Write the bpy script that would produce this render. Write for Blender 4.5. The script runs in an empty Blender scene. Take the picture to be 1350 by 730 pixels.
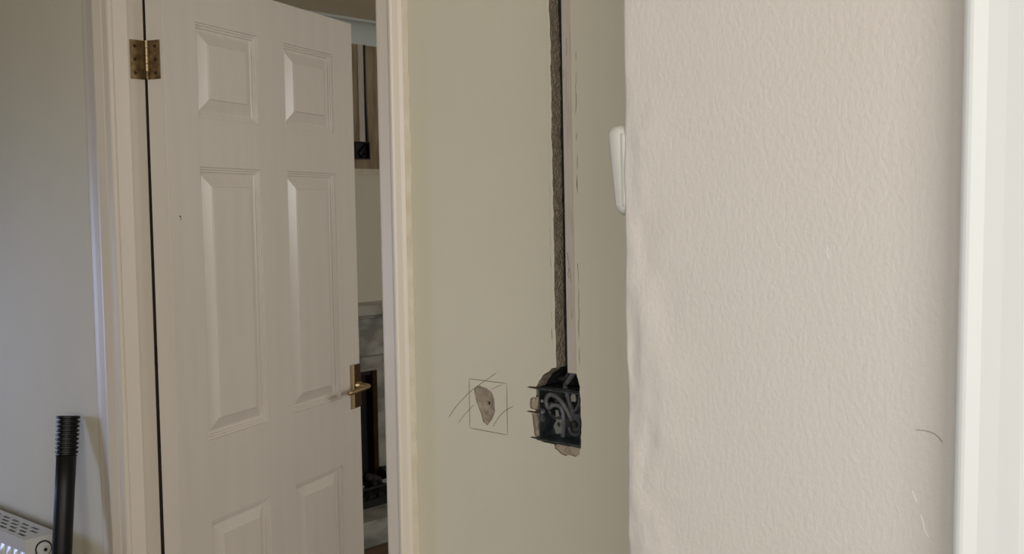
import bpy, bmesh, math, random
from mathutils import Vector, Matrix, noise
from mathutils.geometry import delaunay_2d_cdt
random.seed(7)
C = bpy.context.scene.collection
scene = bpy.context.scene

# ------------------------------------------------------------------ camera
F_PX, YAW, PITCH, ROLL = 1427.3, -0.7253, 0.0606, -0.0162
CAM = Vector((2.053, -1.1229, 1.4748))
fw = Vector((math.sin(YAW)*math.cos(PITCH), math.cos(YAW)*math.cos(PITCH), -math.sin(PITCH)))
r0 = Vector((math.cos(YAW), -math.sin(YAW), 0)); u0 = r0.cross(fw)
cr, sr = math.cos(ROLL), math.sin(ROLL)
# image x axis in camera space: screen (x,y-down) rotated by ROLL
right = (r0*cr + u0*sr).normalized()
up = (u0*cr - r0*sr).normalized()
cd = bpy.data.cameras.new('camera'); cam = bpy.data.objects.new('camera', cd); C.objects.link(cam)
cd.sensor_width = 36.0; cd.lens = 36.0*F_PX/1350.0; cd.clip_start = 0.02; cd.clip_end = 60
cd.dof.use_dof = True; cd.dof.focus_distance = 1.5; cd.dof.aperture_fstop = 18
M = Matrix((right, up, -fw)).transposed().to_4x4(); M.translation = CAM
cam.matrix_world = M
scene.camera = cam

# ------------------------------------------------------------------ world, lights, exposure
scene.view_settings.view_transform = 'Standard'; scene.view_settings.look = 'None'
scene.view_settings.exposure = 0.06; scene.view_settings.gamma = 1.0
scene.view_settings.use_curve_mapping = False
w = bpy.data.worlds.new('world'); scene.world = w; w.use_nodes = True
w.node_tree.nodes['Background'].inputs[0].default_value = (0.75, 0.85, 1.0, 1)
w.node_tree.nodes['Background'].inputs[1].default_value = 0.6

def area(name, loc, target, sx, sy, power, col):
    l = bpy.data.lights.new(name, 'AREA'); l.shape = 'RECTANGLE'; l.size = sx; l.size_y = sy
    l.energy = power; l.color = col
    o = bpy.data.objects.new(name, l); C.objects.link(o); o.location = loc
    o.rotation_euler = (Vector(target)-Vector(loc)).to_track_quat('-Z', 'Y').to_euler()
    return o
# daylight entering through the three windows of the near room and the one of the far room
fl = area('daylight_front_window', (2.3, -3.32, 1.55), (1.9, 0, 1.45), 1.9, 1.25, 10.5, (1.0, 0.985, 0.955))
area('daylight_right_window', (3.32, -1.75, 1.6), (1.0, -.4, 1.5), 1.3, 1.2, 26.5, (1.0, 0.965, 0.90))
fl.data.spread = math.radians(105)
bl = area('daylight_left_window', (-2.92, -1.35, 1.10), (-.45, 0.0, 0.62), 0.45, 0.8, 3.0, (0.48, 0.60, 1.0))
bl.data.spread = math.radians(55)
area('daylight_far_window', (2.32, 2.6, 1.8), (-1.9, 2.4, 1.0), 1.3, 0.7, 27, (1.0, 0.965, 0.92))

# ------------------------------------------------------------------ materials
def s2l(c):
    return tuple(((x/255)/12.92 if x/255 <= .04045 else (((x/255)+.055)/1.055)**2.4) for x in c)
def mat(name, rgb, rough=.5, metal=0, nscale=8, namt=.06, bump=0, bscale=200, stretch=(1,1,1), rgb2=None, spec=.5, detail=4, ramp=(.35,.65), bdist=.001):
    m = bpy.data.materials.new(name); m.use_nodes = True; nt = m.node_tree; N = nt.nodes; L = nt.links
    b = N['Principled BSDF']; b.inputs['Roughness'].default_value = rough; b.inputs['Metallic'].default_value = metal
    b.inputs['Specular IOR Level'].default_value = spec
    tc = N.new('ShaderNodeTexCoord'); mp = N.new('ShaderNodeMapping'); mp.inputs['Scale'].default_value = stretch
    L.new(tc.outputs['Object'], mp.inputs['Vector'])
    n = N.new('ShaderNodeTexNoise'); n.inputs['Scale'].default_value = nscale; n.inputs['Detail'].default_value = detail
    L.new(mp.outputs[0], n.inputs['Vector'])
    rp = N.new('ShaderNodeValToRGB'); rp.color_ramp.elements[0].position = ramp[0]; rp.color_ramp.elements[1].position = ramp[1]
    a = s2l(rgb); c2 = s2l(rgb2) if rgb2 else tuple(x*(1-namt) for x in a)
    rp.color_ramp.elements[0].color = (*a, 1); rp.color_ramp.elements[1].color = (*c2, 1)
    L.new(n.outputs['Fac'], rp.inputs[0]); L.new(rp.outputs[0], b.inputs['Base Color'])
    if bump:
        n2 = N.new('ShaderNodeTexNoise'); n2.inputs['Scale'].default_value = bscale; n2.inputs['Detail'].default_value = 3
        L.new(mp.outputs[0], n2.inputs['Vector'])
        bp = N.new('ShaderNodeBump'); bp.inputs['Strength'].default_value = bump; bp.inputs['Distance'].default_value = bdist
        L.new(n2.outputs['Fac'], bp.inputs['Height']); L.new(bp.outputs[0], b.inputs['Normal'])
    return m
M_WALL = mat('cream_wall_paint', (208,202,182), .62, nscale=3, namt=.05, bump=.45, bscale=170, stretch=(1,1,.55), bdist=.0012)
M_NEAR = mat('near_cream_paint', (206,201,195), .55, nscale=3.0, rgb2=(205,198,191), bump=.5, bscale=230, stretch=(1,1,.7), bdist=.0013)
M_DOOR = mat('satin_door_paint', (214,206,195), .30, nscale=5, namt=.04, bump=.35, bscale=45, stretch=(6,6,.5), bdist=.0007)
M_TRIM = mat('gloss_trim_paint', (214,204,190), .42, nscale=5, namt=.04, bump=.25, bscale=30, stretch=(2,2,.3), bdist=.001)
M_WHITE = mat('fresh_white_gloss', (236,239,238), .4, nscale=3, namt=.01)
M_PLASTIC = mat('white_plastic', (202,202,194), .35, nscale=3, namt=.02)
M_CEIL = mat('ceiling_paint', (228,219,198), .8, nscale=5, namt=.04)
M_COVE = mat('coving_paint', (205,212,208), .7, nscale=5, namt=.04)
M_FLOOR = mat('brown_floor', (112,84,60), .5, nscale=3, rgb2=(90,64,44), stretch=(12,1,1))
M_CARPET = mat('beige_carpet', (165,150,130), .95, nscale=60, namt=.2, bump=.5, bscale=300)
M_RAW = mat('raw_plaster', (178,164,142), .95, nscale=110, rgb2=(146,133,113), bump=1, bscale=300, bdist=.004)
M_CHIP = mat('bare_plaster_skim', (163,151,134), .95, nscale=120, rgb2=(132,120,104), bump=.9, bscale=350, bdist=.002)
M_DARKCAV = mat('cavity_shade', (44,40,36), .95, nscale=90, rgb2=(20,18,16), bump=1, bscale=200, bdist=.003)  # shade of the deep recesses put into the base colour
M_CAP = mat('pvc_capping', (192,182,170), .45, nscale=14, rgb2=(168,157,146), stretch=(6,6,1), detail=6, ramp=(.5,.8))
M_GALV = mat('galvanised_steel', (120,126,130), .42, .85, nscale=60, rgb2=(74,80,84), bump=.3, bscale=200)
M_GALVD = mat('dusty_steel', (88,92,92), .6, .6, nscale=70, rgb2=(50,52,52), bump=.4, bscale=200)
M_BRIGHT = mat('bright_screw', (235,235,230), .25, .9)
M_CABLE = mat('grey_cable', (106,105,106), .5, nscale=90, rgb2=(80,79,80))
M_CABLED = mat('dark_cable', (66,66,68), .5, nscale=90, rgb2=(46,46,47))
M_BRASS = mat('aged_brass', (150,126,90), .45, .75, nscale=70, rgb2=(104,84,56), bump=.3, bscale=200)
M_BRASSP = mat('polished_brass', (196,174,134), .3, .9)
M_TAB = mat('zinc_tab', (150,152,150), .4, .5)
M_DBRASS = mat('dark_brass', (104,78,52), .3, .85, nscale=90, rgb2=(76,54,36), stretch=(6,6,1))
M_SCREW = mat('dark_screw', (58,44,30), .5, .6)
M_BLACK = mat('black_plastic', (17,17,19), .42, nscale=20, namt=.3, spec=.35)
M_SOOT = mat('soot_black', (16,14,13), .7, nscale=40, namt=.4)
M_COAL = mat('glossy_coal', (26,24,25), .3, nscale=40, namt=.4, bump=.6, bscale=60)
M_MARBLE = mat('pale_marble', (172,170,160), .3, nscale=7, rgb2=(126,126,120), detail=9, stretch=(1,1,2.2), ramp=(.42,.62))
M_RAD = mat('white_enamel', (206,206,204), .3, nscale=5, namt=.03)
M_PENCIL = mat('pencil_graphite', (92,86,78), .6, nscale=300, rgb2=(128,120,106))
M_STRIP = mat('stripped_plaster', (158,143,118), .9, nscale=10, rgb2=(128,110,84), stretch=(3,3,.5), detail=6)
M_FIREBR = mat('brass_fire_trim', (70,52,30), .4, .7, nscale=30, namt=.3)
M_EDGE = mat('caulk_cream', (208,198,178), .6, nscale=20, rgb2=(196,184,160), bump=.6, bscale=60, bdist=.004)

# ------------------------------------------------------------------ helpers
class MB:
    def __init__(s): s.bm = bmesh.new()
    def box(s, a, b, mi=0):
        (x0,y0,z0),(x1,y1,z1) = a, b
        v = [s.bm.verts.new(p) for p in ((x0,y0,z0),(x1,y0,z0),(x1,y1,z0),(x0,y1,z0),(x0,y0,z1),(x1,y0,z1),(x1,y1,z1),(x0,y1,z1))]
        for f in ((0,3,2,1),(4,5,6,7),(0,1,5,4),(1,2,6,5),(2,3,7,6),(3,0,4,7)):
            s.bm.faces.new([v[i] for i in f]).material_index = mi
        return s
    def ring(s, loops, close=True, cap0=False, cap1=False, mi=0):
        vs = [[s.bm.verts.new(p) for p in l] for l in loops]
        n = len(vs[0])
        for A, B in zip(vs, vs[1:]):
            for i in range(n if close else n-1):
                j = (i+1) % n
                s.bm.faces.new((A[i],A[j],B[j],B[i])).material_index = mi
        if cap0: s.bm.faces.new(vs[0][::-1]).material_index = mi
        if cap1: s.bm.faces.new(vs[-1]).material_index = mi
        return s
    def prism(s, prof, axis, a, b, mi=0):
        """extrude a 2D profile along an axis (x,y or z)"""
        def P(p, t):
            return {'z':(p[0],p[1],t),'x':(t,p[0],p[1]),'y':(p[0],t,p[1])}[axis]
        return s.ring([[P(p,a) for p in prof],[P(p,b) for p in prof]], True, True, True, mi)
    def tube(s, pts, rad, n=10, sq=1.0, cap=True, mi=0):
        pts = [Vector(p) for p in pts]; loops = []
        rads = rad if isinstance(rad, (list,tuple)) else [rad]*len(pts)
        prev = None
        for i, p in enumerate(pts):
            t = (pts[min(i+1,len(pts)-1)]-pts[max(i-1,0)]).normalized()
            if prev is None:
                a = t.cross(Vector((0,0,1)) if abs(t.z) < .9 else Vector((1,0,0))).normalized()
            else:
                a = (prev - t*prev.dot(t)).normalized()
            prev = a; b = t.cross(a)
            loops.append([p+(a*math.cos(k*2*math.pi/n)+b*math.sin(k*2*math.pi/n)*sq)*rads[i] for k in range(n)])
        return s.ring(loops, True, cap, cap, mi)
    def build(s, name, m, parent=None, smooth=False, bevel=0, seg=2):
        bmesh.ops.recalc_face_normals(s.bm, faces=s.bm.faces)
        me = bpy.data.meshes.new(name); s.bm.to_mesh(me); s.bm.free()
        for x in (m if isinstance(m, (list,tuple)) else [m]): me.materials.append(x)
        if smooth:
            for p in me.polygons: p.use_smooth = True
        o = bpy.data.objects.new(name, me); C.objects.link(o)
        if parent: o.parent = parent
        if bevel:
            bv = o.modifiers.new('bevel', 'BEVEL'); bv.width = bevel; bv.segments = seg; bv.limit_method = 'ANGLE'
        return o
def tag(o, label=None, cat=None, group=None, kind=None):
    if label: o['label'] = label
    if cat: o['category'] = cat
    if group: o['group'] = group
    if kind: o['kind'] = kind
    return o
def empty(name, loc=(0,0,0), rot=None):
    o = bpy.data.objects.new(name, None); C.objects.link(o); o.location = loc; o.empty_display_size = .05
    if rot: o.rotation_euler = rot
    return o
def spline(pts, k=8):
    P = [Vector(p) for p in pts]; out = []
    for i in range(len(P)-1):
        a = P[max(i-1,0)]; b = P[i]; c = P[i+1]; d = P[min(i+2,len(P)-1)]
        for j in range(k):
            t = j/k
            out.append(.5*((2*b)+(c-a)*t+(2*a-5*b+4*c-d)*t*t+(3*b-a-3*c+d)*t**3))
    out.append(P[-1]); return out
def rough_line(p, q, n, amp, seed=0):
    out = []
    for i in range(n):
        t = i/n; x = p[0]+(q[0]-p[0])*t; z = p[1]+(q[1]-p[1])*t
        o = noise.noise(Vector((x*180+seed, z*180, seed)))*amp + noise.noise(Vector((x*40+seed, z*40, 3)))*amp
        d = Vector((-(q[1]-p[1]), q[0]-p[0])).normalized()
        out.append((x+d.x*o, z+d.y*o))
    return out
def sheet(mb, outer, holes, y, mi):
    """flat sheet in the xz plane at depth y with polygon holes"""
    verts = []; faces = []
    edges = []
    def add(poly):
        b = len(verts); verts.extend([Vector(p) for p in poly]); n = len(poly)
        edges.extend([(b+i, b+(i+1) % n) for i in range(n)])
    add(outer)
    for h in holes: add(h)
    vo, eo, fo, _, _, _ = delaunay_2d_cdt(verts, edges, [], 0, 1e-7)
    def inside(p, poly):
        c = False; n = len(poly)
        for i in range(n):
            a = poly[i]; b = poly[(i+1) % n]
            if (a[1] > p[1]) != (b[1] > p[1]) and p[0] < (b[0]-a[0])*(p[1]-a[1])/(b[1]-a[1])+a[0]: c = not c
        return c
    bv = [mb.bm.verts.new((v[0], y, v[1])) for v in vo]
    for f in fo:
        cx = sum(vo[i][0] for i in f)/len(f); cz = sum(vo[i][1] for i in f)/len(f)
        if not inside((cx,cz), outer) or any(inside((cx,cz), h) for h in holes): continue
        fc = mb.bm.faces.new([bv[i] for i in f]); fc.material_index = mi
def in_poly(p, poly):
    c = False; n = len(poly)
    for i in range(n):
        a = poly[i]; b = poly[(i+1) % n]
        if (a[1] > p[1]) != (b[1] > p[1]) and p[0] < (b[0]-a[0])*(p[1]-a[1])/(b[1]-a[1])+a[0]: c = not c
    return c
def skirt(mb, poly, y0, y1, mi, *skip):
    n = len(poly)
    for i in range(n):
        a = poly[i]; b = poly[(i+1) % n]; m = ((a[0]+b[0])/2, (a[1]+b[1])/2)
        if any(in_poly(m, q) for q in skip): continue
        mb.bm.faces.new([mb.bm.verts.new(v) for v in ((a[0],y0,a[1]),(b[0],y0,b[1]),(b[0],y1,b[1]),(a[0],y1,a[1]))]).material_index = mi

H = 2.385      # ceiling height
# ------------------------------------------------------------------ room shell
s = MB(); s.box((-3.1,-3.5,-.1),(3.5,.03,0)); tag(s.build('floor', M_CARPET), 'beige carpet of the near room', kind='structure')
s = MB(); s.box((-2.5,.03,-.1),(2.5,4.6,0)); tag(s.build('floor', M_FLOOR), 'brown wooden floor of the far room', kind='structure')
s = MB(); s.box((-3.1,-3.5,H),(3.5,.04,H+.1)); tag(s.build('ceiling', M_CEIL), 'ceiling of the near room', kind='structure')
s = MB(); s.box((-2.5,.04,H),(2.5,4.6,H+.1)); tag(s.build('ceiling', M_CEIL), 'grey ceiling of the far room above the door', kind='structure')

XR = 1.46; WT = .085
# main wall: left stretch, lintel, right stretch with the chased-out channel and socket holes
groove_z1 = 2.3
cav = []          # deep outline, clockwise from groove bottom right
cav += rough_line((1.1690, 1.258),(1.1745,1.241), 4, .0012, 1)
cav += rough_line((1.1745,1.241),(1.1765,1.190), 9, .0014, 2)
cav += rough_line((1.1765,1.190),(1.1750,1.158), 6, .0012, 3)
cav += rough_line((1.1750,1.158),(1.103,1.1585), 10, .0004, 4)
def spike(x0, z, x1, hw):   # thin over-cut running out to the left of the box
    return [(x0, z-hw),(x1+(x0-x1)*.4, z-hw*.8),(x1, z-.0003),(x1+(x0-x1)*.4, z+hw*.8),(x0, z+hw)]
cav += spike(1.0990,1.1630,1.0850,.0016)
cav += rough_line((1.0985,1.1655),(1.0970,1.196), 7, .0008, 5)
cav += spike(1.0965,1.1985,1.0790,.0015)
cav += rough_line((1.0970,1.2010),(1.0990,1.230), 7, .0008, 6)
cav += spike(1.0985,1.2325,1.0810,.0016)
cav += rough_line((1.0990,1.2350),(1.1120,1.252), 6, .0012, 7)
cav += rough_line((1.1120,1.252),(1.1290,1.2625), 6, .0012, 8)
cav += rough_line((1.1290,1.2625),(1.1345,1.2635), 3, .0006, 8)
GT = 1.1275
cav += rough_line((1.1345,1.2635),(GT,groove_z1), 150, .0016, 9)
cav += [(GT,groove_z1),(1.1630,groove_z1)]
cav += rough_line((1.1630,groove_z1),(1.1690,1.258), 30, .0003, 11)
# shallow chip regions (broken skim) drawn as their own pockets
def jit(poly, k=4, amp=.0007, seed=0):
    out = []
    for i in range(len(poly)):
        out += rough_line(poly[i], poly[(i+1) % len(poly)], k, amp, seed)
    return out
chip_left = jit([(1.0995,1.2200),(1.0925,1.2190),(1.0880,1.2170),(1.0865,1.2100),(1.0872,1.2025),(1.0995,1.2018)], 3, .0008, 20)
chip_low = jit([(1.0990,1.1968),(1.0900,1.1962),(1.0918,1.1860),(1.0935,1.1700),(1.0950,1.1652),(1.0990,1.1650)], 3, .0006, 21)
chip_bot = jit([(1.1300,1.1600),(1.1730,1.1600),(1.1725,1.1500),(1.1650,1.1465),(1.1560,1.1480),(1.1490,1.1450),(1.1400,1.1470),(1.1350,1.1510),(1.1300,1.1520)], 3, .0006, 22)
def pxwall(px, py, y=0.0):
    x, yy = px-675, py-365
    X = cr*x+sr*yy; Y = -sr*x+cr*yy
    d = fw*F_PX + r0*X - u0*Y
    t = (y-CAM.y)/d.y; P = CAM+d*t
    return (P.x, P.z)
chip_sq = jit([pxwall(*q) for q in ((625,514),(627,510),(632,508.5),(641,511),(648,516),(651.5,526),(652.7,542),(649,552),(642.5,560.5),(637,555.5),(633.5,544),(629,532),(626.5,523))], 4, .0007, 23)
s = MB()
s.box((-3.1,0,0),(-.03,.066,H)); s.box((-.03,0,2.02),(.80,WT,H))
outer = [(.80,0),(XR,0),(XR,H),(.80,H)]
sheet(s, outer, [cav, chip_left, chip_low, chip_bot, chip_sq], 0, 0)
for h, d in ((chip_left,.004),(chip_low,.004),(chip_bot,.0035)):
    skirt(s, h, 0, d, 1, cav); sheet(s, h, [cav], d, 1)
skirt(s, chip_sq, 0, .0022, 2)
# pocket in the pencil square dished towards a small hole
cx, cz = pxwall(640.5, 532)
lo = []
for k, dpt in ((1,.0022),(.8,.0030),(.45,.0042),(.09,.0075)):
    lo.append([(cx+(p[0]-cx)*k, dpt+noise.noise(Vector((p[0]*220,p[1]*220,k*5)))*.0008*(k<1), cz+(p[1]-cz)*k) for p in chip_sq])
s.ring(lo, True, False, False, 2)
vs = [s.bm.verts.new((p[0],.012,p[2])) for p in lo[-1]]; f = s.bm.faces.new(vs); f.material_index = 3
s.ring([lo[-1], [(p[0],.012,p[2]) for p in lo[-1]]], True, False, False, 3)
# groove/cavity walls and bottoms
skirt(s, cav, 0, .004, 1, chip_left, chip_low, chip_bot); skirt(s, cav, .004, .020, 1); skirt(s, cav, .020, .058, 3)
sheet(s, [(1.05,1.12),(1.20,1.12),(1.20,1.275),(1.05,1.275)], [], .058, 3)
s.box((1.12,.0195,1.2635),(1.172,.022,groove_z1), 3)  # groove back coloured dark to paint the shadow line beside the capping
# remaining faces of the right stretch: back, ends
s.box((.80,WT-.004,0),(XR,WT,H)); s.box((.80,.0002,0),(.812,WT,H))
wall = s.build('wall_back', [M_WALL, M_RAW, M_CHIP, M_DARKCAV])
tag(wall, 'cream painted wall with the doorway, cut channel and socket holes', kind='structure')

# cracked paint scars along the channel
def ribbon(mb, pts, wd, y=-.0003):
    P = [Vector((p[0], p[1])) for p in pts]
    L = []; R = []
    for i, p in enumerate(P):
        t = (P[min(i+1,len(P)-1)]-P[max(i-1,0)]).normalized(); n = Vector((-t.y, t.x))
        w_ = wd*(1 if 0 < i < len(P)-1 else .4)
        L.append(p+n*w_/2); R.append(p-n*w_/2)
    for i in range(len(P)-1):
        mb.bm.faces.new([mb.bm.verts.new((q.x, y, q.y)) for q in (L[i],L[i+1],R[i+1],R[i])])
    return mb
s = MB()
random.seed(5)
for xc, z0, z1, n in ((1.128,1.28,2.0,16),(1.1745,1.27,2.0,26)):
    for k in range(n):
        z = z0+(z1-z0)*random.random(); ln = random.uniform(.004,.03)
        pts = [(xc+noise.noise(Vector((0,(z+t*ln)*60,xc*9)))*.002, z+t*ln) for t in (0,.25,.5,.75,1)]
        ribbon(s, pts, random.uniform(.0005,.0011))
s.build('paint_crack', M_CHIP, wall)
# rough torn edge of the plaster lip, slightly proud of the wall
s = MB()
pl = [p for p in cav if p[1] > 1.27 and p[0] < 1.142 and p[1] < groove_z1]
s.ring([[(p[0]-.006-abs(noise.noise(Vector((p[1]*30,0,2))))*.003, -.00005, p[1]) for p in pl],
        [(p[0]-.003, -.0009+noise.noise(Vector((p[1]*90,1,0)))*.0004, p[1]) for p in pl],
        [(p[0], 0, p[1]) for p in pl]], False)
s.build('plaster_lip', M_WALL, wall, smooth=True)

# pencil marks around the broken patch
s = MB()
sq = [(0.9712,1.2335),(1.0445,1.2335),(1.0445,1.1605),(0.9712,1.1615)]
for i in range(4):
    a, b = sq[i], sq[(i+1) % 4]
    ribbon(s, [(a[0]+(b[0]-a[0])*t/8+noise.noise(Vector((t,i,0)))*.0003, a[1]+(b[1]-a[1])*t/8+noise.noise(Vector((t,i,4)))*.0003) for t in range(9)], .0009)
s.build('pencil_square', M_PENCIL, wall)
s = MB()
for pts, wd in (([(592,550),(602,535),(618,518),(632,507),(655,491)], .0008), ([(604,558),(612,547),(625,533)], .0006),
                ([(647,514),(654,510),(662,507)], .0006), ([(650,562),(657,551),(665,542),(677,535)], .0008)):
    s = MB(); ribbon(s, [(p.x, p.y) for p in spline([(*pxwall(*q), 0) for q in pts], 5)], wd)
    s.build('pencil_stroke', M_PENCIL, wall)

# other walls
s = MB(); s.box((-3.1,-3.5,0),(-3.0,-1.7,H)); s.box((-3.1,-1.0,0),(-3.0,0,H)); s.box((-3.1,-1.7,0),(-3.0,-1.0,.6)); s.box((-3.1,-1.7,1.7),(-3.0,-1.0,H))
tag(s.build('wall_left', M_WALL), 'cream wall at the left end of the near room', kind='structure')
s = MB(); s.box((-3.1,-3.6,0),(1.25,-3.5,H)); s.box((3.35,-3.6,0),(3.5,-3.5,H)); s.box((1.25,-3.6,0),(3.35,-3.5,.85)); s.box((1.25,-3.6,2.25),(3.35,-3.5,H))
tag(s.build('wall_front', M_WALL), 'cream wall with a wide window behind the viewer', kind='structure')
s = MB(); s.box((3.4,-3.5,0),(3.5,-2.42,H)); s.box((3.4,-1.08,0),(3.5,0,H)); s.box((3.4,-2.42,0),(3.5,-1.08,.9)); s.box((3.4,-2.42,2.25),(3.5,-1.08,H))
tag(s.build('wall_right', M_WALL), 'cream wall with a window at the right of the near room', kind='structure')

# near projecting pier with softly rounded, patched corner
NX, NY = 1.441, -.27
s = MB()
nz = 420; rows = []
for i in range(nz+1):
    z = H*i/nz
    k = 1.0 if z < 1.42 else max(.15, 1-(z-1.42)/.25)
    row = []
    R = .006
    prof = [(NX, -.0), (NX, NY+.06), (NX, NY+.02)]
    for a in range(0, 91, 15):
        t = math.radians(a); prof.append((NX+R-R*math.cos(t), NY+R-R*math.sin(t)))
    prof += [(NX+.012,NY),(NX+.018,NY),(NX+.024,NY),(NX+.030,NY),(NX+.037,NY),(NX+.046,NY),(NX+.06,NY),(NX+.1,NY),(NX+.2,NY),(NX+.4,NY),(NX+.8,NY),(3.4,NY)]
    for j, (x, y) in enumerate(prof):
        dx = dy = 0
        if 2 <= j <= 15:
            n1 = noise.noise(Vector((x*60, z*14, 1.5))); n2 = noise.noise(Vector((x*130, z*45, 7)))
            dy = (n1*.0026+n2*.0016)*k; dx = (noise.noise(Vector((3, z*9, 0)))*.0016+noise.noise(Vector((9, z*50, 0)))*.0006)*k if j < 11 else 0
            if 11 <= j <= 14: dy -= .0022*k*max(0, noise.noise(Vector((j*.2, z*14, 4)))+.30)
        row.append((x+dx, y+dy, z))
    rows.append(row)
s.ring(rows, False)
pier = s.build('wall_near', M_NEAR, smooth=True)
tag(pier, 'near cream wall pier with patched rough corner filling the right', kind='structure')
for pts, wd, m_ in (([(1207,566),(1222,568),(1234,573),(1243,583)], .0007, M_CHIP), ([(1203,646),(1206,654),(1209,662)], .0008, M_WHITE), ([(1214,678),(1218,690),(1219,698),(1225,708)], .0008, M_WHITE),
                    ([(1092,326),(1090,333),(1093,342)], .0006, M_WHITE), ([(1171,165),(1171,174)], .0005, M_WHITE)):
    s = MB(); ribbon(s, [(p.x, p.y) for p in spline([(*pxwall(*q, NY), 0) for q in pts], 5)], wd, NY-.0004)
    s.build('scratch', m_, pier)

# doorway at the very front on the right: partition, lining and rounded white architrave
def hit_y(px, y, py=365): return pxwall(px, py, y)[0]
ty = -.304
tx = hit_y(1262, ty)
s = MB(); s.box((tx+.060,ty+.018,0),(3.4,ty+.0335,H))
tag(s.build('wall_partition', M_WALL), 'short partition wall behind the bright white door trim', kind='structure')
s = MB()
prof = [(tx,ty+.0335),(tx,ty+.010)]
for a in range(0, 91, 15):
    t = math.radians(a); prof.append((tx+.010-.010*math.cos(t), ty+.010-.010*math.sin(t)))
prof += [(tx+.020,ty+.0006),(tx+.034,ty-.0006),(tx+.050,ty-.0030),(tx+.075,ty-.0042),(tx+.110,ty-.0042),(tx+.120,ty+.004),(tx+.120,ty+.0175),(tx+.0595,ty+.0175),(tx+.0595,ty+.0335)]
s.prism(prof, 'z', 0, 2.1)
for v in s.bm.verts: v.co.x += (v.co.z-1.58)*.012
tag(s.build('trim_3', M_WHITE), 'bright white glossy door trim at the right edge of the view', kind='structure')

# ------------------------------------------------------------------ doorway lining and architraves
s = MB()
lp = lambda ye, z: [(-.0302,-.002,z),(.0,-.002,z),(.0,.029,z),(-.0085,.031,z),(-.0085,ye,z),(-.0302,ye,z)]
s.ring([lp(.0655,0), lp(.0700,2.0)], True, True, True)
s.box((-.03,-.002,2.0),(.80,WT,2.02)); s.box((.789,-.002,0),(.80,WT,2.0))
lin = s.build('door_lining', M_TRIM, bevel=.0012); tag(lin, 'white painted door lining inside the left doorway', kind='structure')
s = MB(); s.box((-.0124,.0668,0),(-.0112,.0828,2.0)); s.build('gap_shade_strip', mat('gap_shade_brown', (52,36,26), .9, nscale=30, rgb2=(28,20,15)), lin)  # added dark strip, its colour stands in for the shadow in the hinge gap
s = MB()
prof = [(-.003,0),(-.003,-.0105),(-.006,-.0125),(-.020,-.0140),(-.0235,-.0125),(-.027,-.0145),(-.040,-.0185),(-.0465,-.0205),(-.053,-.0200),(-.057,-.0155),(-.075,-.0120),(-.095,-.0085),(-.112,-.0070),(-.119,-.0050),(-.121,0)]
s.prism(prof, 'z', 0, 2.12)
tag(s.build('trim_1', M_TRIM), 'moulded white architrave left of the panelled door', kind='structure')
s = MB()
s.prism([(.801,0),(.801,-.011),(.804,-.013),(.830,-.016),(.837,-.020),(.841,-.0205),(.8435,-.018),(.847,-.010),(.853,-.003),(.856,0)], 'z', 0, 2.12)
tr = s.build('trim_2', M_TRIM); tag(tr, 'white architrave on the right side of the doorway', kind='structure')
s = MB()   # caulk smears between architrave and wall
rows = []
for i in range(221):
    z = 2.1*i/220
    wv = abs(noise.noise(Vector((0,z*25,2))))*.008+abs(noise.noise(Vector((4,z*80,2))))*.004
    rows.append([(.851,-.0055,z),(.856+wv*.3,-.0022,z),(.857+wv,-.0002,z)])
s.ring(rows, False); s.build('caulk', M_EDGE, tr, smooth=True)
s = MB(); s.tube([(.8545,-.0024,.940),(.8545,-.0024,.945)], .0016, 6); s.build('nail_hole', M_SCREW, tr)
s = MB(); s.box((-.075,.0665,0),(-.0125,.083,2.06)); s.box((-.121,-.016,2.0),(.856,0,2.09))
tag(s.build('trim_4', M_TRIM, bevel=.003), 'white architrave across the head of the doorway', kind='structure')

# ------------------------------------------------------------------ panelled door, swung open into the far room
TH = 1.9139; TK = .0426
door = empty('door_1', (-.0039,.0728,0), (0,0,TH))
tag(door, 'white six-panel door standing open in the doorway, brass hinge and lever', kind='structure')
# door frame: x along width, y: near face at -TK ... back face at 0, z up
DW = .762; ZT = 1.985; ZB = .012
PA, PB = .1033, .3265
cols = [(PA,PB),(DW-PB,DW-PA)]
rowsz = [(1.686,1.8899),(.9859,1.5811),(.235,.8081)]
s = MB()
def face(yf, sgn):
    outer = [(0,ZB),(DW,ZB),(DW,ZT),(0,ZT)]
    holes = [[(a,z0),(b,z0),(b,z1),(a,z1)] for a,b in cols for z0,z1 in rowsz]
    sheet(s, outer, holes, yf, 0)
    for a,b in cols:
        for z0,z1 in rowsz:
            lo = []
            for ins, dep in ((0,0),(.0006,.0036),(.0050,.0034),(.0056,.0066),(.0103,.0066),(.0109,.0098),(.0165,.0108),(.0185,.0106),(.0422,.0026),(.0428,0),(.0450,0)):
                y = yf+sgn*dep
                lo.append([(a+ins,y,z0+ins),(b-ins,y,z0+ins),(b-ins,y,z1-ins),(a+ins,y,z1-ins)])
            s.ring(lo, True, False, True)
face(-TK, 1); face(0, -1)
s.ring([[(0,-TK,ZB),(DW,-TK,ZB),(DW,-TK,ZT),(0,-TK,ZT)],[(0,0,ZB),(DW,0,ZB),(DW,0,ZT),(0,0,ZT)]], True)
leaf = s.build('door_leaf', M_DOOR, door)
bmesh_m = leaf.modifiers.new('weld','WELD'); bmesh_m.merge_threshold = .00005
bv = leaf.modifiers.new('bevel','BEVEL'); bv.width = .0006; bv.segments = 2; bv.limit_method = 'ANGLE'; bv.angle_limit = math.radians(50)
s = MB(); s.tube([(.034,-TK-.0003,1.475),(.034,-TK+.002,1.475)], .0022, 8); s.tube([(.036,-TK-.0003,1.470),(.036,-TK+.002,1.470)], .0016, 8)
s.build('paint_chip', M_SCREW, leaf)
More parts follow.
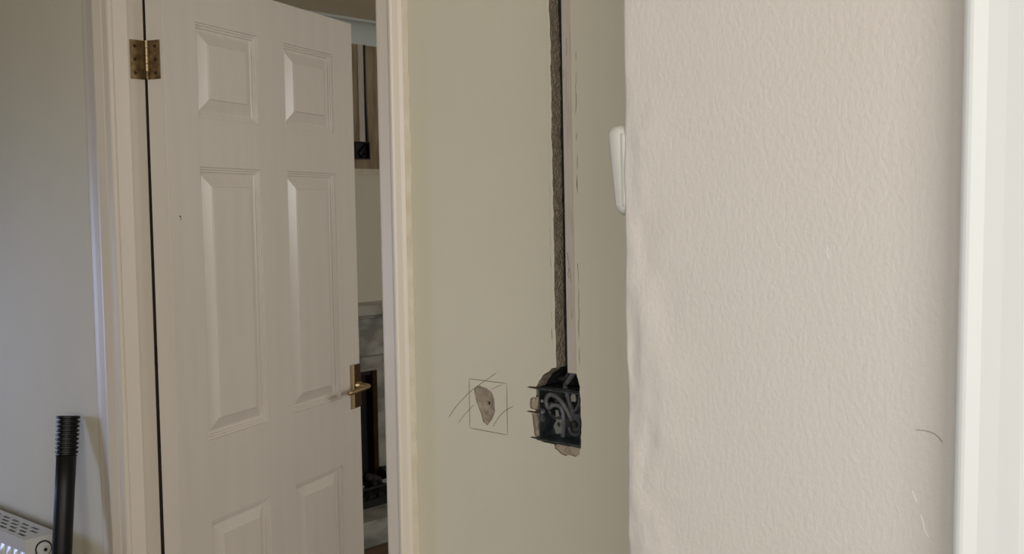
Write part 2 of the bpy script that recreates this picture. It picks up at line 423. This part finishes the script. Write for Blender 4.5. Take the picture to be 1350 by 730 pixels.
# lever handle
hd = empty('door_handle', (.733,-TK,1.008)); hd.parent = door
s = MB(); s.box((-.020,-.0095,-.059),(.020,-.0001,.059)); s.build('backplate', M_DBRASS, hd, bevel=.0025)
s = MB(); s.box((-.0205,-.0105,-.0595),(-.0165,0,.0595)); s.build('plate_edge', M_BRASSP, hd, bevel=.001)
s = MB(); s.tube([(0,-.009,.002),(0,-.020,.002)], [.0125,.0095], 16); s.build('lever_rose', M_BRASSP, hd, smooth=False)
s = MB()
pts = spline([(0,-.010,.002),(0,-.030,.002),(-.004,-.043,.002),(-.018,-.049,.002),(-.050,-.049,.001),(-.085,-.047,-.001),(-.106,-.046,-.001)], 6)
n = len(pts); s.tube(pts, [.0085-.001*abs(math.sin(i/n*3)) for i in range(n)], 14, sq=.8)
s.build('lever', M_BRASSP, hd, smooth=True)
# same furniture on the other face
hd2 = empty('door_handle', (.733,0,1.008)); hd2.parent = door
s = MB(); s.box((-.020,.0001,-.059),(.020,.0095,.059)); s.build('backplate', M_DBRASS, hd2, bevel=.0025)
s = MB(); s.tube(spline([(0,.008,.002),(0,.030,.002),(-.004,.043,.002),(-.018,.049,.002),(-.050,.049,.001),(-.106,.046,-.001)], 6), .0085, 12, sq=.8); s.build('lever', M_BRASSP, hd2, smooth=True)
s = MB(); s.box((DW-.0005,-.032,.95),(DW+.0012,-.011,1.07)); s.box((DW+.001,-.027,.998),(DW+.008,-.016,1.018)); s.build('latch', M_DBRASS, door, bevel=.0008)
# hinges (upper one in view, lower one below the frame)
def hinge(z0, z1):
    h = empty('hinge', (0,0,0)); h.parent = door
    L = z1-z0
    # fixed leaf on the lining, expressed in world then moved to door space
    inv = (Matrix.Translation((-.0039,.0728,0)) @ Matrix.Rotation(TH,4,'Z')).inverted()
    def fixed(mb, name, m, par, bevel=0):
        for v in mb.bm.verts: v.co = inv @ v.co
        return mb.build(name, m, par, bevel=bevel)
    s = MB(); s.box((-.0085,.037,z0),(-.0072,.0700,z1)); fl = fixed(s, 'fixed_leaf', M_BRASS, h, .0005)
    for k in range(3):
        z = z0+L*(.16+.34*k); s = MB(); s.tube([(-.0073,.0475,z),(-.0064,.0475,z)], [.0036,.0030], 10); fixed(s, 'screw', M_SCREW, fl)
    s = MB(); s.box((-.0012,-.0335,z0),(.0002,-.003,z1)); dl = s.build('moving_leaf', M_BRASS, h, bevel=.0005)
    for k in range(3):
        z = z0+L*(.16+.34*k); s = MB(); s.tube([(-.0011,-.0215,z),(-.0022,-.0215,z)], [.0036,.0030], 10); s.build('screw', M_SCREW, dl)
    for k in range(5):
        a = z0+L*k/5+.0006; b = z0+L*(k+1)/5-.0006
        s = MB(); s.tube([(-.0040,-.0030,a),(-.0040,-.0030,b)], .0036, 14)
        s.build('knuckle', M_BRASSP if k else M_BRASS, h, smooth=False)
hinge(1.758,1.838); hinge(.19,.27)

# ------------------------------------------------------------------ recessed socket box, capping and cables
bx = empty('socket_back_box', (1.1005,0,1.1615))
tag(bx, 'galvanised steel back box sunk in the wall at the foot of the channel', 'socket box')
W_, D0, D1 = .0710, .0035, .0400
s = MB(); t = .0012
s.box((0,D1-t,0),(W_,D1,W_)); s.box((0,D0,0),(t,D1,W_)); s.box((W_-t,D0,0),(W_,D1,W_)); s.box((0,D0,0),(W_,D1,t))
s.box((0,.012,W_-t),(W_,D1,W_)); s.build('box_shell', [M_GALV], bx)
# bent top rim strip
s = MB(); s.box((-.001,.0005,W_-.002),(W_+.001,.0040,W_)); s.build('rim', M_GALVD, bx, bevel=.0004)
s = MB(); s.box((-.002,-.0006,-.0012),(W_+.003,.0040,.0012)); s.build('rim', M_GALVD, bx, bevel=.0004)
# fixing lugs
s = MB(); s.prism([(.0012,.024),(.0012,.042),(.0080,.042),(.0080,.036),(.0040,.034),(.0080,.030),(.0080,.024)], 'y', .006, .0075); s.build('fixing_lug', M_GALV, bx)
s = MB(); s.prism([(W_-.001,.018),(W_-.014,.018),(W_-.017,.026),(W_-.017,.036),(W_-.012,.043),(W_-.001,.041)], 'y', .006, .0078); s.build('fixing_lug', M_GALV, bx, bevel=.0004)
s = MB(); s.tube([(W_-.0105,.0058,.0275),(W_-.0105,.0030,.0275)], [.0048,.0042], 14); s.build('screw', M_SCREW, bx)
s = MB(); s.tube([(W_-.0105,.0032,.0275),(W_-.0105,.0024,.0275)], [.0022,.0018], 10); s.build('screw_head', M_GALV, bx)
for z in (.0435,.0590): 
    s = MB(); s.tube([(.0050,.0058,z-.006),(.0050,.0035,z-.006)], .0021, 8); s.build('screw', M_BRIGHT, bx)
s = MB(); s.prism([(W_-.018,.0570),(W_-.011,.0570),(W_-.010,.0600),(W_-.011,.0665),(W_-.0165,.0680),(W_-.019,.0640)], 'y', .008, .010); s.build('terminal_tab', M_BRIGHT, bx)
# bent earth tab with hole
s = MB()
tabp = [(.030,.0080),(.0425,.0100),(.0420,.0250),(.0360,.0330),(.0340,.0410),(.0290,.0410),(.0300,.0260),(.0255,.0180)]
hole = [(.0348+.0032*math.cos(k*math.pi/6), .0215+.0034*math.sin(k*math.pi/6)) for k in range(12)]
sheet(s, tabp, [hole], .0140, 0); skirt(s, tabp, .0140, .0152, 0); skirt(s, hole, .0140, .0152, 0); sheet(s, tabp, [hole], .0152, 0)
for v in s.bm.verts: v.co.x -= .009
s.build('earth_tab', M_TAB, bx)
s = MB()
for q in ((.050,.018),(.018,.052),(.052,.052)):
    s.tube([(q[0],D1-.0011,q[1]),(q[0],D1-.0024,q[1])], [.0090,.0086], 20)
s.build('knockout', M_GALVD, bx)
def cable(pts, rad, label, m=M_CABLE, nm='electrical_cable'):
    s = MB(); s.tube(spline(pts, 9), rad*1.18, 12)
    o = s.build(nm, m, smooth=True); return tag(o, label, 'cable')
X0, Z0 = 1.1005, 1.1615
def cp(l): return [(X0+a, y, Z0+b) for a, y, b in l]
cable(cp([(.060,.014,.150),(.058,.014,.104),(.052,.014,.093),(.040,.018,.082),(.030,.024,.074),(.034,.022,.066),(.044,.017,.050),(.052,.013,.038),(.050,.011,.030)]), .0029, 'thick grey cable crossing the top of the socket box diagonally')
cable(cp([(.050,.010,.034),(.043,.010,.045),(.030,.010,.058),(.015,.010,.062),(.0065,.011,.054),(.009,.012,.043),(.020,.011,.048),(.032,.010,.047),(.037,.010,.038),(.037,.011,.022),(.034,.013,.006)]), .0026, 'looped grey cable in front inside the open socket box')
cable(cp([(.016,.014,.050),(.006,.016,.044),(.008,.018,.034),(.018,.017,.030),(.030,.016,.032),(.037,.018,.042),(.030,.022,.052),(.014,.022,.051)]), .0026, 'inner coil of darker cable behind the front loop', M_CABLED)
cable(cp([(.066,.010,.066),(.066,.009,.056),(.061,.009,.047),(.054,.010,.040)]), .0022, 'short cable end beside the right lug of the socket box', M_CABLED)
cable(cp([(.045,.013,.020),(.049,.012,.013),(.058,.012,.011),(.066,.013,.016)]), .0024, 'curved cable end low in the right corner of the socket box', M_CABLED)
cable(cp([(.052,.013,.150),(.050,.013,.102),(.043,.015,.092),(.030,.022,.084),(.016,.030,.082)]), .0024, 'cable bending left where the channel meets the socket box', M_CABLED)

s = MB()
cpz = [1.2585, groove_z1]
s.prism([(1.1540,.0150),(1.1535,.0015),(1.1540,.0002),(1.1550,-.0002),(1.1680,-.0004),(1.1688,.0006),(1.1688,.0150)], 'z', *cpz)
for v in s.bm.verts:
    if v.co.z > 2: v.co.x -= .0060
cap = s.build('cable_capping', M_CAP)
tag(cap, 'pale plastic capping strip running down the wall channel', 'cable cover')
s = MB()
for pts in ([(1.1575,1.420),(1.1590,1.408),(1.1620,1.392),(1.1635,1.378)], [(1.1600,1.400),(1.1585,1.390),(1.1600,1.384)], [(1.1620,1.70),(1.1625,1.688),(1.1615,1.676)], [(1.1565,1.66),(1.1560,1.648)], [(1.1630,1.345),(1.1625,1.33)]):
    s = MB(); ribbon(s, [(p.x-.0058*(p.y-1.2585)/1.04,p.y) for p in spline([(a,b,0) for a,b in pts], 4)], .0009, -.0006)
    s.build('crack', M_CHIP, cap)

# ------------------------------------------------------------------ plastic fitting on the hidden side of the pier
ft = empty('wall_thermostat', (NX+.0030,-.242,1.5125))
tag(ft, 'white rounded plastic fitting jutting from the hidden side of the near wall', 'thermostat')
def rrect(w_, h_, rr, n=5):
    out = []
    for cx_, cz_, a0 in ((w_/2-rr,h_/2-rr,0),(-w_/2+rr,h_/2-rr,90),(-w_/2+rr,-h_/2+rr,180),(w_/2-rr,-h_/2+rr,270)):
        for k in range(n+1):
            a = math.radians(a0+90*k/n); out.append((cx_+rr*math.cos(a), cz_+rr*math.sin(a)))
    return out
def plate(mb, w_, h_, rr, x0, x1, rnd, tilt, yo=0):
    lo = []
    for fx, ins in ((0,0),(1-rnd,0),(1-rnd*.5,.0009),(1-rnd*.15,.0025),(1,.0052)):
        sh = rrect(w_-2*ins, h_-2*ins, max(rr-ins,.001))
        lo.append([(-(x0+(x1-x0)*fx)*(1)+(-tilt*(p[1])/h_ if fx > 0 else 0), yo+p[0], p[1]) for p in sh])
    mb.ring(lo, True, True, True)
HH = .0890
s = MB(); plate(s, .052, HH, .012, 0, .0205, .45, .010, .0); s.build('cover', M_PLASTIC, ft, smooth=True)
s = MB(); plate(s, .053, HH-.006, .010, 0, .007, .2, .002, .0); s.build('base_plate', M_PLASTIC, ft, smooth=True)

# ------------------------------------------------------------------ radiator
rd = empty('radiator', (-.262,-.107,.185))
tag(rd, 'white panel radiator with slotted top grille at the lower left', 'radiator')
RL, RD, RH = 1.1, .072, .60
for yy, nm in ((0,'front_panel'),(RD-.012,'rear_panel')):
    s = MB(); prof = []
    # corrugated panel: convex vertical channels
    pts = []
    x = -RL+.02
    loops = []
    xs = []
    nn_ = 33
    for k in range(nn_):
        xc = -RL+.03+k*(RL-.06)/(nn_-1)
        for dx, dy in ((-.010,0),(-.007,-.005),(0,-.0065),(.007,-.005),(.010,0)):
            xs.append((xc+dx, dy))
    xs = [(-RL+.004,0)]+xs+[(-.004,0)]
    zl = [(0.004,0),(.03,0),(.045,1),(RH-.050,1),(RH-.034,0),(RH-.012,0),(RH-.006,-.0)]
    for z, kf in zl:
        loops.append([(a, yy+.006+d*kf, z) for a, d in xs])
    s.ring(loops, False)
    s.ring([[(-RL+.004,yy+.006,.004),(-.004,yy+.006,.004),(-.004,yy+.006,RH-.006),(-RL+.004,yy+.006,RH-.006)],[(-RL+.004,yy+.012,.004),(-.004,yy+.012,.004),(-.004,yy+.012,RH-.006),(-RL+.004,yy+.012,RH-.006)]], True, False, True)
    s.build(nm, M_RAD, rd)
# top grille with four staggered rows of slots
s = MB()
holes = []
for row in range(4):
    y0 = .0145+row*.0135
    k = 0; x = -.030-(.0240 if row % 2 else 0)
    while x-.040 > -RL+.02:
        holes.append([(x-.038,y0-.0044),(x,y0-.0044),(x,y0+.0044),(x-.038,y0+.0044)]); x -= .0480
s2 = MB()
sheet(s2, [(-RL,0),(0,0),(0,RD),(-RL,RD)], holes, 0, 0)
for hh in holes: skirt(s2, hh, 0, -.0022, 0)
for v in s2.bm.verts: v.co = Vector((v.co.x, v.co.z, RH+v.co.y))
s2.box((-RL,-.0010,RH-.016),(0,.0006,RH-.0002)); s2.box((-RL,RD-.0006,RH-.016),(0,RD+.001,RH-.0002))
s2.build('top_grille', M_RAD, rd)
for x0_ in (0, -RL):
    s = MB(); s.box((x0_-.0012,-.001,0),(x0_+.0012,RD+.001,RH)); sp = s.build('side_panel', M_RAD, rd, bevel=.0009)
s = MB(); s.tube([(.001,.038,RH-.028),(.003,.038,RH-.028)], .0185, 26); s.build('plug_seal', M_BLACK, rd)
s = MB(); s.tube([(.002,.038,RH-.028),(.007,.038,RH-.028)], [.0160,.0145], 26); s.tube([(.006,.038,RH-.028),(.012,.038,RH-.028)], [.0085,.0078], 6)
pg = s.build('plug', M_RAD, rd); s = MB(); s.tube([(.0121,.038,RH-.028),(.0126,.038,RH-.028)], .0042, 10); s.build('plug_socket', M_BLACK, pg)
s = MB(); s.box((-.01,.030,RH-.10),(-.0012,.045,RH-.02)); s.build('side_pipe', M_RAD, rd)
for xx in (-.2, -.9):
    s = MB(); s.box((xx-.02,RD,.08),(xx+.02,.1065,RH-.06)); s.build('wall_bracket', M_RAD, rd)
for xx in (-.03, -RL+.03):
    s = MB(); s.tube([(xx,.036,.01),(xx,.036,-.185)], .0075, 10); s.build('pipe', M_RAD, rd)

# ------------------------------------------------------------------ black tube leaning on the wall
a = pxwall(90, 548, -.030); b = pxwall(81.5, 730, -.075)
top = Vector((a[0], -.030, a[1])); low = Vector((b[0], -.075, b[1]))
dr = (low-top).normalized(); foot = top+dr*((top.z-.022)/-dr.z)
Lt = (foot-top).length
tb = empty('plastic_tube', foot)
tag(tb, 'black plastic tube with a ribbed top leaning on the wall by the architrave', 'tube')
def on(t): return top+dr*t-foot
s = MB(); pts = []; rr = []
R1, R2 = .0205, .0238
q = 0.084
pts += [on(q), on(q+.001), on(.16), on(Lt)]; rr += [.0215,.0205,.0202,.0200]
s.tube(pts, rr, 28); s.build('shaft', M_BLACK, tb, smooth=False)
for f_ in tb.children[-1].data.polygons: f_.use_smooth = len(f_.vertices) == 4
s = MB(); pts = [on(0), on(.0015)]; rr = [.0225,.0245]
z = .0015
for k in range(9):
    st = .0092
    pts += [on(z+.0035), on(z+.0052), on(z+.0078), on(z+st)]
    rr += [.0242-.0001*k,.0195,.0195,.0240-.0001*k]; z += st
pts.append(on(q+.001)); rr.append(.0215)
s.tube(pts, rr, 28); s.build('ribbed_cuff', M_BLACK, tb, smooth=False)

# ------------------------------------------------------------------ far room
XW = -1.95
s = MB(); s.box((XW-.15,WT,0),(XW,4.6,H)); farwall = s.build('wall_chimney', M_WALL); tag(farwall, 'far room wall over the marble fireplace, partly stripped of plaster', kind='structure')
s = MB(); s.box((XW,4.5,0),(2.5,4.6,H)); tag(s.build('wall_far', M_WALL), 'back wall of the far room', kind='structure')
s = MB(); s.box((2.4,WT,0),(2.5,1.9,H)); s.box((2.4,3.3,0),(2.5,4.5,H)); s.box((2.4,1.9,0),(2.5,3.3,.85)); s.box((2.4,1.9,2.15),(2.5,3.3,H))
tag(s.build('wall_window', M_WALL), 'window wall of the far room', kind='structure')
# coving
s = MB()
pr = [(XW,H),(XW,H-.105),(XW+.004,H-.105)]
for k in range(9):
    t = math.radians(k*90/8); pr.append((XW+.078-.072*math.cos(t), H-.098+.088*math.sin(t)))
pr += [(XW+.084,H)]
s.prism([(p[0],p[1]) for p in pr], 'y', WT, 4.5)
tag(s.build('trim_5', M_COVE, smooth=False), 'pale coving between far wall and ceiling', kind='structure')
# stripped plaster area with its own channel and box hole
s = MB(); s.box((XW,2.18,1.69),(XW+.003,2.326,2.28)); s.box((XW,2.346,1.69),(XW+.003,2.60,2.28)); s.box((XW,2.3255,1.69),(XW+.003,2.3465,1.80)); s.build('stripped_patch', M_STRIP, farwall)
s = MB(); s.box((XW,2.18,1.655),(XW+.002,2.60,1.69)); s.build('stripped_patch', M_EDGE, farwall)
s = MB(); s.box((XW+.0005,2.30,1.82),(XW+.010,2.334,2.28)); o = s.build('cable_capping', M_CAP, bevel=.001)
tag(o, 'pale capping strip on the far room wall above the fireplace', 'cable cover')
s = MB(); s.tube(spline([(XW+.009,2.341,2.28),(XW+.008,2.342,2.1),(XW+.009,2.344,1.95),(XW+.010,2.350,1.80)],6), .0062, 8); o = s.build('electrical_cable', M_BLACK, smooth=True)
tag(o, 'thin black cable hanging down the far wall to the black box', 'cable')
bb = empty('black_box', (XW+.003,2.312,1.735)); tag(bb, 'small black socket box on the far wall above the mantelpiece', 'socket box')
s = MB()
s.box((0,-.055,0),(.003,.034,.082)); s.box((0,-.055,0),(.028,-.050,.082)); s.box((0,.029,0),(.028,.034,.082)); s.box((0,-.055,0),(.028,.034,.005)); s.box((0,-.055,.077),(.028,.034,.082))
s.build('shell', M_BLACK, bb, bevel=.001)
s = MB(); s.tube(spline([(.006,.02,.07),(.012,0,.05),(.014,-.02,.03),(.014,0,.012),(.012,.02,.03)],6), .005, 8); s.build('wire', M_BLACK, bb, smooth=True)

fp = empty('fireplace', (XW,2.05,0)); tag(fp, 'marble fireplace with black opening seen through the gap beside the door', 'fireplace')
fy0, fy1 = -.75, .55       # extents along y about 2.05 ; opening right edge at y=2.335
def fb(name, a, b, m, bevel=0, par=None):
    s = MB(); s.box(a, b); return s.build(name, m, par or fp, bevel=bevel)
oy0, oy1, oz = -.50, .285, .720
ZH = .118
fb('mantel_shelf', (0.001,fy0-.06,1.000),(.175,fy1+.06,1.048), M_MARBLE, .004)
fb('shelf_moulding', (0.001,fy0-.02,.982),(.125,fy1+.02,.9985), M_MARBLE, .003)
fb('frieze', (0.001,fy0,.800),(.100,fy1,.9805), M_MARBLE, .003)
fb('jamb', (0.001,oy1+.075,ZH),(.100,fy1,.799), M_MARBLE, .003)
fb('jamb', (0.001,fy0,ZH),(.100,oy0-.075,.799), M_MARBLE, .003)
bp_ = MB(); bp_.box((0.001,oy1,ZH),(.050,oy1+.074,.799)); bp_.box((0.001,oy0-.074,ZH),(.050,oy0,.799)); bp_.box((0.001,oy0,oz),(.050,oy1,.799))
bp_.build('back_panel', M_MARBLE, fp)
fb('hearth', (.001,fy0-.05,0.0005),(.40,fy1+.05,ZH-.001), M_MARBLE, .004)
s = MB(); s.box((.002,oy0+.001,ZH),(.008,oy1-.030,oz-.001)); s.box((.002,oy0+.001,oz-.02),(.045,oy1-.031,oz-.001)); s.build('fire_back', M_SOOT, fp)
fb('fire_trim', (.002,oy1-.030,ZH),(.055,oy1-.001,oz-.001), M_FIREBR)
fb('fire_trim', (.002,oy0+.001,ZH),(.055,oy0+.028,oz-.001), M_FIREBR)
gr = empty('fire_grate', (XW+.06,2.05,ZH)); tag(gr, 'black fire grate heaped with coals in the fireplace opening', 'fire grate')
s = MB(); s.box((0,oy0+.08,0),(.17,oy1+.02,.035)); s.box((.01,oy0+.09,.035),(.15,oy1+.01,.05))
for k in range(12):
    y = oy0+.10+k*.059; s.tube([(.158,y,.03),(.172,y,.09)], .006, 6)
s.tube([(.172,oy0+.09,.09),(.172,oy1+.01,.09)], .007, 8)
s.build('basket', M_SOOT, gr)
random.seed(3)
for k in range(26):
    s = MB()
    r_ = random.uniform(.026,.038)
    bmesh.ops.create_icosphere(s.bm, subdivisions=2, radius=r_)
    off = Vector((random.uniform(.05,.12), oy1-.02-random.uniform(0,.5)*1.0, random.uniform(.07,.12)))
    for v in s.bm.verts:
        v.co = v.co*(1+noise.noise(v.co*60+Vector((k,0,0)))*.5)+off
    s.build('coal', M_COAL, gr)
